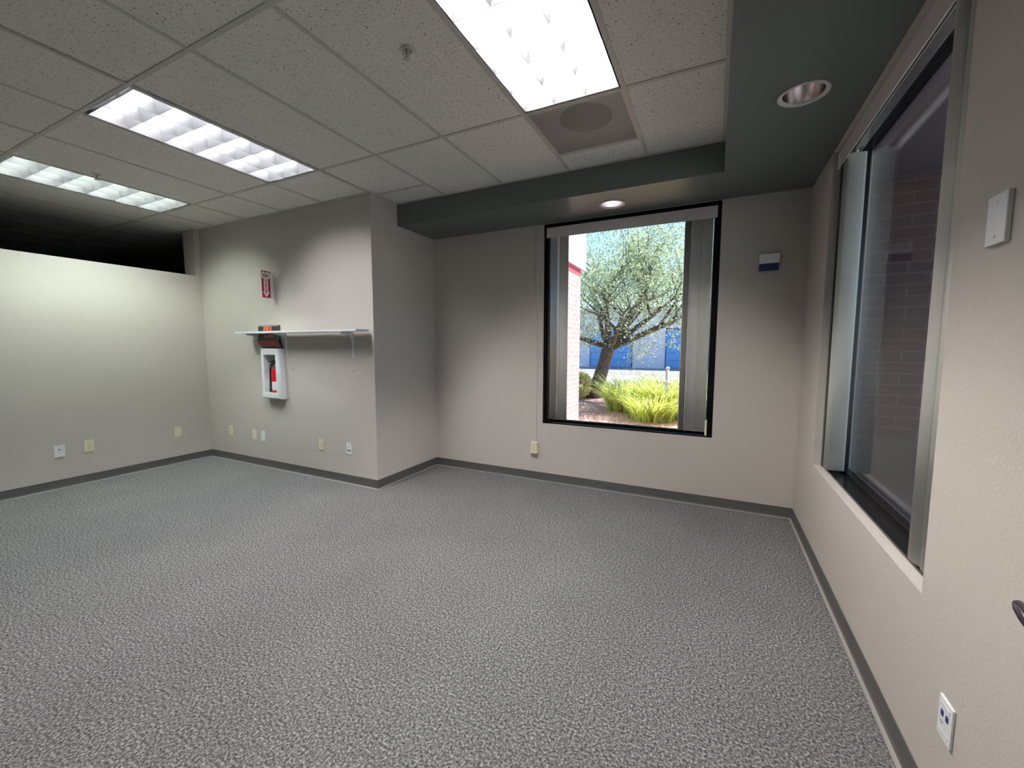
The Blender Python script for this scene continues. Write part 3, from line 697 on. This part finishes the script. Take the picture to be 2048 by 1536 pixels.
# black FIRE sign leaning over the cabinet
T = thing('fire_alarm_sign', (-2.73, .52, 1.379), 'black sign with orange FIRE lettering, behind the shelf and on top of the cabinet', 'sign')
bpy.context.view_layer.update()
fx0, fx1 = -2.925, -2.565
bm = B(); box(bm, fx0, fx1, .516, Y1 - .001, 1.47, 1.634); obj('upper_panel', bm, 'black', T, bevel=.002)
bm = B()
for a in ((fx0 + .006, fx1 - .006, 1.622, 1.628), (fx1 - .012, fx1 - .006, 1.475, 1.622)): box(bm, a[0], a[1], .5145, .516, a[2], a[3])
obj('silver_border', bm, 'steel', T)
mx = (fx0 + fx1) / 2
text('FIRE', .082, 'signorange', T, lambda u, v, w: (mx - .01 + u, .5150 - w, 1.590 + v), bold=.003)
text('ALARM', .05, 'signorange', T, lambda u, v, w: (mx + u, .5150 - w, 1.515 + v), bold=.001)
bm = B(); sl = [(-1, -1), (1, -1), (1, 1), (-1, 1)]
lo, hi, yb_, yt_ = 1.380, 1.476, .524, .492
v = [bm.verts.new(p) for p in ((fx0 + .045, yb_, lo), (fx1 + .04, yb_, lo), (fx1, yt_, hi), (fx0, yt_, hi), (fx0 + .045, Y1 - .001, lo), (fx1 + .04, Y1 - .001, lo), (fx1, Y1 - .001, hi), (fx0, Y1 - .001, hi))]
for f in ((0, 1, 2, 3), (4, 7, 6, 5), (0, 4, 5, 1), (1, 5, 6, 2), (2, 6, 7, 3), (3, 7, 4, 0)): bm.faces.new([v[i] for i in f])
obj('lower_panel', bm, 'black', T)
def LP(u, w, off=.0015): # u 0..1 across, w 0..1 up the sloping lower panel
    x = (fx0 + .045 * (1 - w)) * (1 - u) + (fx1 + .04 * (1 - w)) * u
    return (x, yb_ + (yt_ - yb_) * w - off, lo + (hi - lo) * w)
bm = B(); bm.faces.new([bm.verts.new(LP(*q)) for q in ((.05, .2), (.95, .2), (.95, .93), (.05, .93))]); ins = obj('red_insert', bm, 'panelred', T)
bm = B(); rr = random.Random(3)
for row in range(5):
    u = .12
    while u < .88:
        w_ = rr.uniform(.03, .09)
        if rr.random() < .72: bm.faces.new([bm.verts.new(LP(a, b, .0022)) for a, b in ((u, .28 + row * .125), (u + w_, .28 + row * .125), (u + w_, .34 + row * .125), (u, .34 + row * .125))])
        u += w_ + .02
obj('small_print', bm, 'slot', ins)

# ------------------------------------------------------------------ outdoors
GZ = -.2
bm = B(); box(bm, -60, 60, Y2 + WT, 120, GZ - .1, GZ); box(bm, XR + WT, 60, -30, Y2 + WT, GZ - .1, GZ); struct(obj('ground', bm, 'conc'))
bm = B(); box(bm, -60, 60, 14.0, 18.2, GZ, GZ + .01); box(bm, -60, 60, 22.3, 31, GZ, GZ + .01); struct(obj('ground_asphalt', bm, 'asphalt'))
bm = B(); box(bm, -.598, 2.5, Y2 + WT, 5.47, GZ, GZ + .03); box(bm, -8, 8, 5.47, 12.2, GZ, GZ + .03); tag(obj('mulch_bed', bm, 'mulch'), 'reddish mulch covering the planting bed outside the window', 'mulch', kind='stuff')
# brick wing with pale fascia above
bm = B(); box(bm, -1.2, -.6, Y2 + WT, 5.25, GZ, 2.72, 0); box(bm, -1.2, -.598, Y2 + WT, 5.25, 2.72, 2.86, 1); struct(obj('wall_wing', bm, ['brickwing', 'brickred']))
bm = B(); box(bm, -1.2, -.56, Y2 + WT, 5.46, 2.86, 4.3); struct(obj('trim_3', bm, 'stucco'))
# courtyard wall seen through the right-hand window
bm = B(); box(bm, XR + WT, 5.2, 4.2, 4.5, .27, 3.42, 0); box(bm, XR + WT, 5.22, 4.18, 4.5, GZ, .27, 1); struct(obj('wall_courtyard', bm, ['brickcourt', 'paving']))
bm = B(); box(bm, XR + WT, 5.9, -6, 4.5, 3.42, 3.57); struct(obj('ceiling_canopy_extended', bm, mat('canopy_paint', (0.06, 0.057, 0.075), 0.7)))  # eave above the brick, extended out of view to shade the courtyard
bm = B(); box(bm, XR + WT, 6.5, -6, 4.16, GZ, GZ + .012); struct(obj('ground_court', bm, 'paving'))  # dark sheet added to cut sunlight bounced off the ground
# unseen roof overhang, added to keep the sun out of the tree-view window
bm = B(); box(bm, -.56, XR + WT, Y2 + WT, 3.45, 3.2, 3.4); struct(obj('trim_sun_block', bm, 'stucco'))
# tree
def tree():
    T = thing('tree', (-1.62, 10.3, GZ), 'leafy tree with a leaning trunk forking low, outside the window', 'tree')
    bm = B(); rnd = random.Random(11); tips = []
    def branch(p, d, L, r, depth):
        pts = [p]; rad = [r]; n = 5
        for k in range(n):
            d = (d + Vector((rnd.uniform(-1, 1), rnd.uniform(-1, 1), rnd.uniform(-.4, .7))) * .16).normalized()
            p = p + d * L / n; pts.append(p); rad.append(r * (1 - .45 * (k + 1) / n))
            if depth >= 2: tips.append(p.copy())
        tube(bm, [tuple(q) for q in pts], rad, 8 if depth < 2 else 5)
        if depth < 4:
            for c in range(3 if depth < 3 else 2):
                a = rnd.uniform(0, 2 * pi); s = rnd.uniform(.45, .85)
                side = Vector((math.cos(a), math.sin(a), rnd.uniform(-.15, .5)))
                branch(pts[-1 - (c % 3)], (d * (1 - s * .5) + side * s).normalized(), L * rnd.uniform(.6, .82), rad[-1 - (c % 3)] * .72, depth + 1)
    trunk = [(-1.66, 10.3, GZ), (-1.58, 10.3, .1), (-1.45, 10.3, .5), (-1.32, 10.28, .95), (-1.22, 10.25, 1.3), (-1.16, 10.25, 1.5)]
    tube(bm, trunk, [.30, .235, .205, .19, .195, .16], 14)
    for d, L, r in (((-.08, 0, 1), 1.7, .12), ((.42, .1, .85), 1.7, .12), ((-.85, -.1, .42), 1.35, .10), ((.92, -.1, .38), 1.9, .11), ((.5, -.7, .5), 1.6, .09), ((.3, .7, .6), 1.6, .09), ((-.4, .2, .85), 1.6, .09), ((.75, .15, .62), 1.9, .1)):
        branch(Vector((-1.17, 10.25, 1.38)), Vector(d).normalized(), L, r, 1)
    obj('trunk', bm, 'bark', T)
    bm = B(); bm.loops.layers.float_color.new('tint')
    def leaf(c, s):
        a = Vector((rnd.gauss(0, 1), rnd.gauss(0, 1), rnd.gauss(0, 1))).normalized(); b = a.orthogonal().normalized(); b = (Matrix.Rotation(rnd.uniform(0, 2 * pi), 3, a) @ b); n = a.cross(b)
        q = [bm.verts.new(c + a * s * .6), bm.verts.new(c + b * s * .32 + n * s * .08), bm.verts.new(c - a * s * .6), bm.verts.new(c - b * s * .32 + n * s * .08)]
        k_ = rnd.uniform(.55, 1.35); tv = (k_ * rnd.uniform(.9, 1.15), k_, k_ * rnd.uniform(.75, 1.2))
        tinted(bm, bm.faces.new((q[0], q[1], q[2])), tv); tinted(bm, bm.faces.new((q[0], q[2], q[3])), tv)
    ends = [t_ for t_ in tips if t_.z > .9]
    for k in range(19000):
        c = rnd.choice(ends) + Vector((rnd.gauss(0, .3), rnd.gauss(0, .3), rnd.gauss(0, .26)))
        if c.z < .75 or c.y < 6.6: continue
        leaf(c, rnd.uniform(.045, .085))
    # fuller shell of the crown
    cc = Vector((-.5, 10.3, 3.8))
    for k in range(17000):
        d = Vector((rnd.gauss(0, 1), rnd.gauss(0, 1), rnd.gauss(0, 1))).normalized(); q = rnd.random() ** .45
        c = cc + Vector((d.x * 3.8, d.y * 2.8, d.z * 2.75)) * q
        if math.sin(c.x * 2.3 + 1) * math.sin(c.z * 2.1) * math.cos(c.y * 1.7) > .13: continue
        if c.z < 1.1 + .25 * math.sin(c.x * 4): continue
        leaf(c, rnd.uniform(.045, .085))
    for k in range(3800):
        x_ = rnd.uniform(-3.0, 3.0); c = Vector((x_, 10.3 + rnd.gauss(0, 1.1), 1.75 + rnd.gauss(0, .34) + .3 * math.sin(x_ * 3.1)))
        if math.sin(c.x * 4.1 + 2) + math.sin(c.z * 3.3) < -.5 or abs(c.x + 1.2) < .25: continue
        leaf(c, rnd.uniform(.045, .085))
    obj('foliage', bm, 'leaf', T)
tree()
def grass(cx, cy, rad, n, hmax, label, seed):
    rnd = random.Random(seed); bm = B(); bm.loops.layers.float_color.new('tint')
    for k in range(n):
        a = rnd.uniform(0, 2 * pi); q = rad * math.sqrt(rnd.random()) * .62
        p = Vector((cx + math.cos(a) * q, cy + math.sin(a) * q, GZ + .02)); out = Vector((math.cos(a + rnd.gauss(0, .5)), math.sin(a + rnd.gauss(0, .5)), 0))
        hh = hmax * (rnd.uniform(.45, 1.0) if rnd.random() < .9 else rnd.uniform(1.0, 1.3)); lean = rnd.uniform(.1, 1.15) * hh; w = rnd.uniform(.006, .012); k_ = rnd.choice((.35, .7, 1.0, 1.15, 1.3)) * rnd.uniform(.85, 1.1); tv = (k_ * rnd.uniform(.8, 1.1), k_, k_ * rnd.uniform(.6, 2))
        side = Vector((-out.y, out.x, 0)) if rnd.random() < .5 else Vector((1, 0, 0)); prev = None
        for s in range(6):
            t_ = s / 5; c = p + Vector((0, 0, hh * (t_ - .28 * t_ ** 3))) + out * lean * t_ ** 2
            ww = w * (1 - t_ ** 2 * .9)
            cur = (bm.verts.new(c - side * ww), bm.verts.new(c + side * ww))
            if prev: tinted(bm, bm.faces.new((prev[0], prev[1], cur[1], cur[0])), tv)
            prev = cur
    o = obj('ornamental_grass', bm, 'grass', loc=(cx, cy, GZ)); tag(o, label, 'grass', 'ornamental grasses outside the window')
grass(-.15, 8.1, .85, 1700, 1.05, 'yellow-green ornamental grass clump beside the tree trunk, left of the white post', 1)
grass(.80, 7.9, .85, 1700, 1.15, 'yellow-green ornamental grass clump around the white post', 2)
grass(.55, 6.9, .75, 1200, .78, 'nearest ornamental grass clump, low in the middle of the window', 4)
grass(1.75, 7.5, .8, 900, 1.15, 'ornamental grass clump mostly hidden behind the right-hand blind vanes', 3)
# hedge ball
T = thing('hedge', (-2.15, 9.9, GZ), 'clipped yellow-green hedge between the brick wing and the tree trunk', 'bush')
rnd = random.Random(5); bm = B(); bm.loops.layers.float_color.new('tint')
for k in range(5200):
    d = Vector((rnd.gauss(0, 1), rnd.gauss(0, 1), rnd.gauss(0, 1))).normalized(); q = .82 + .18 * rnd.random()
    sgn = lambda v: math.copysign(abs(v) ** .75, v)
    c = Vector((-2.25 + sgn(d.x) * .62 * q, 9.9 + sgn(d.y) * .5 * q, .24 + sgn(d.z) * .43 * q)); s = rnd.uniform(.03, .055)
    a = Vector((rnd.gauss(0, 1), rnd.gauss(0, 1), rnd.gauss(0, 1))).normalized(); b = a.orthogonal().normalized()
    k_ = rnd.uniform(.5, 1.4); tinted(bm, bm.faces.new([bm.verts.new(c + a * s), bm.verts.new(c + b * s * .6), bm.verts.new(c - a * s), bm.verts.new(c - b * s * .6)]), (k_, k_, k_))
obj('leaves', bm, 'hedge', T)
bm = B(); tube(bm, [(-2.25, 9.9, GZ), (-2.25, 9.9, .3)], .05, 8); obj('stem', bm, 'bark', T)
# post
T = thing('bollard', (.83, 7.2, GZ), 'thin white post with a rounded cap standing in the ornamental grass', 'post')
bm = B(); tube(bm, [(.815, 7.2, GZ), (.815, 7.2, .94)], .036, 20); obj('pipe', bm, 'postw', T)
bm = B(); lathe(bm, [(.0, .985), (.03, .975), (.047, .955), (.047, .93), (.036, .925)], .815, 7.2, 0, 20); obj('cap', bm, 'postw', T)
# garages beyond the drive
T = thing('garage_building', (-2, 31, GZ), 'pale building with a row of blue garage doors across the drive', 'building')
bm = B(); box(bm, -40, 40, 31, 38, GZ, 4.2); obj('wall', bm, 'stucco', T)
bm = B(); box(bm, -40.3, 40.3, 30.6, 38.3, 4.2, 4.5); obj('roof', bm, 'conc', T)
x = -30.2 + .28
for k in range(8):
    xa = -7.42 + (k - 3) * 5.85
    bm = B(); box(bm, xa - .08, xa + 3.33, 30.96, 31, GZ + .05, 2.9, 1)
    for r_ in range(5): box(bm, xa, xa + 3.25, 30.90, 30.96, GZ + .08 + r_ * .58, GZ + .08 + r_ * .58 + .56, 0)
    obj('garage_door', bm, ['garage', 'garagetrim'], T)

# ------------------------------------------------------------------ light
W = bpy.data.worlds.new('world'); bpy.context.scene.world = W; W.use_nodes = True; nt = W.node_tree
bg = nt.nodes['Background']; sky = nt.nodes.new('ShaderNodeTexSky'); sky.sky_type = 'NISHITA'; sky.sun_disc = False
SD = Vector((.62, .78, 0)).normalized(); EL = math.radians(52)
sky.sun_elevation = EL; sky.sun_rotation = math.atan2(SD.x, SD.y); sky.air_density = 1.0; sky.dust_density = .1; sky.ozone_density = 4
nt.links.new(sky.outputs[0], bg.inputs['Color']); bg.inputs['Strength'].default_value = .23
sl = bpy.data.lights.new('sun', 'SUN'); sl.energy = 9.5; sl.angle = math.radians(.53); sl.color = (1, .95, .87)
so = bpy.data.objects.new('sun', sl); COL.objects.link(so)
tosun = Vector((SD.x * math.cos(EL), SD.y * math.cos(EL), math.sin(EL))); so.rotation_euler = tosun.to_track_quat('Z', 'Y').to_euler(); so.location = (5, 20, 20)

# ------------------------------------------------------------------ camera
cam = bpy.data.cameras.new('camera'); co = bpy.data.objects.new('camera', cam); COL.objects.link(co)
cam.sensor_fit = 'HORIZONTAL'; cam.sensor_width = 36; cam.lens = 823.1132 * 36 / 2048; cam.clip_start = .02; cam.clip_end = 300
r = Vector((0.89783437, 0.44033058, 0.00155503)); u = Vector((-0.04010383, 0.07825393, 0.9961265)); f = Vector((-0.43850328, 0.89441897, -0.08791801))
co.matrix_world = Matrix(((r.x, u.x, -f.x, 1.7267), (r.y, u.y, -f.y, -2.4361), (r.z, u.z, -f.z, 1.3922), (0, 0, 0, 1)))
sc = bpy.context.scene; sc.camera = co
sc.view_settings.view_transform = 'Standard'; sc.view_settings.look = 'None'; sc.view_settings.gamma = 1; sc.view_settings.exposure = 0.36; sc.view_settings.use_curve_mapping = False
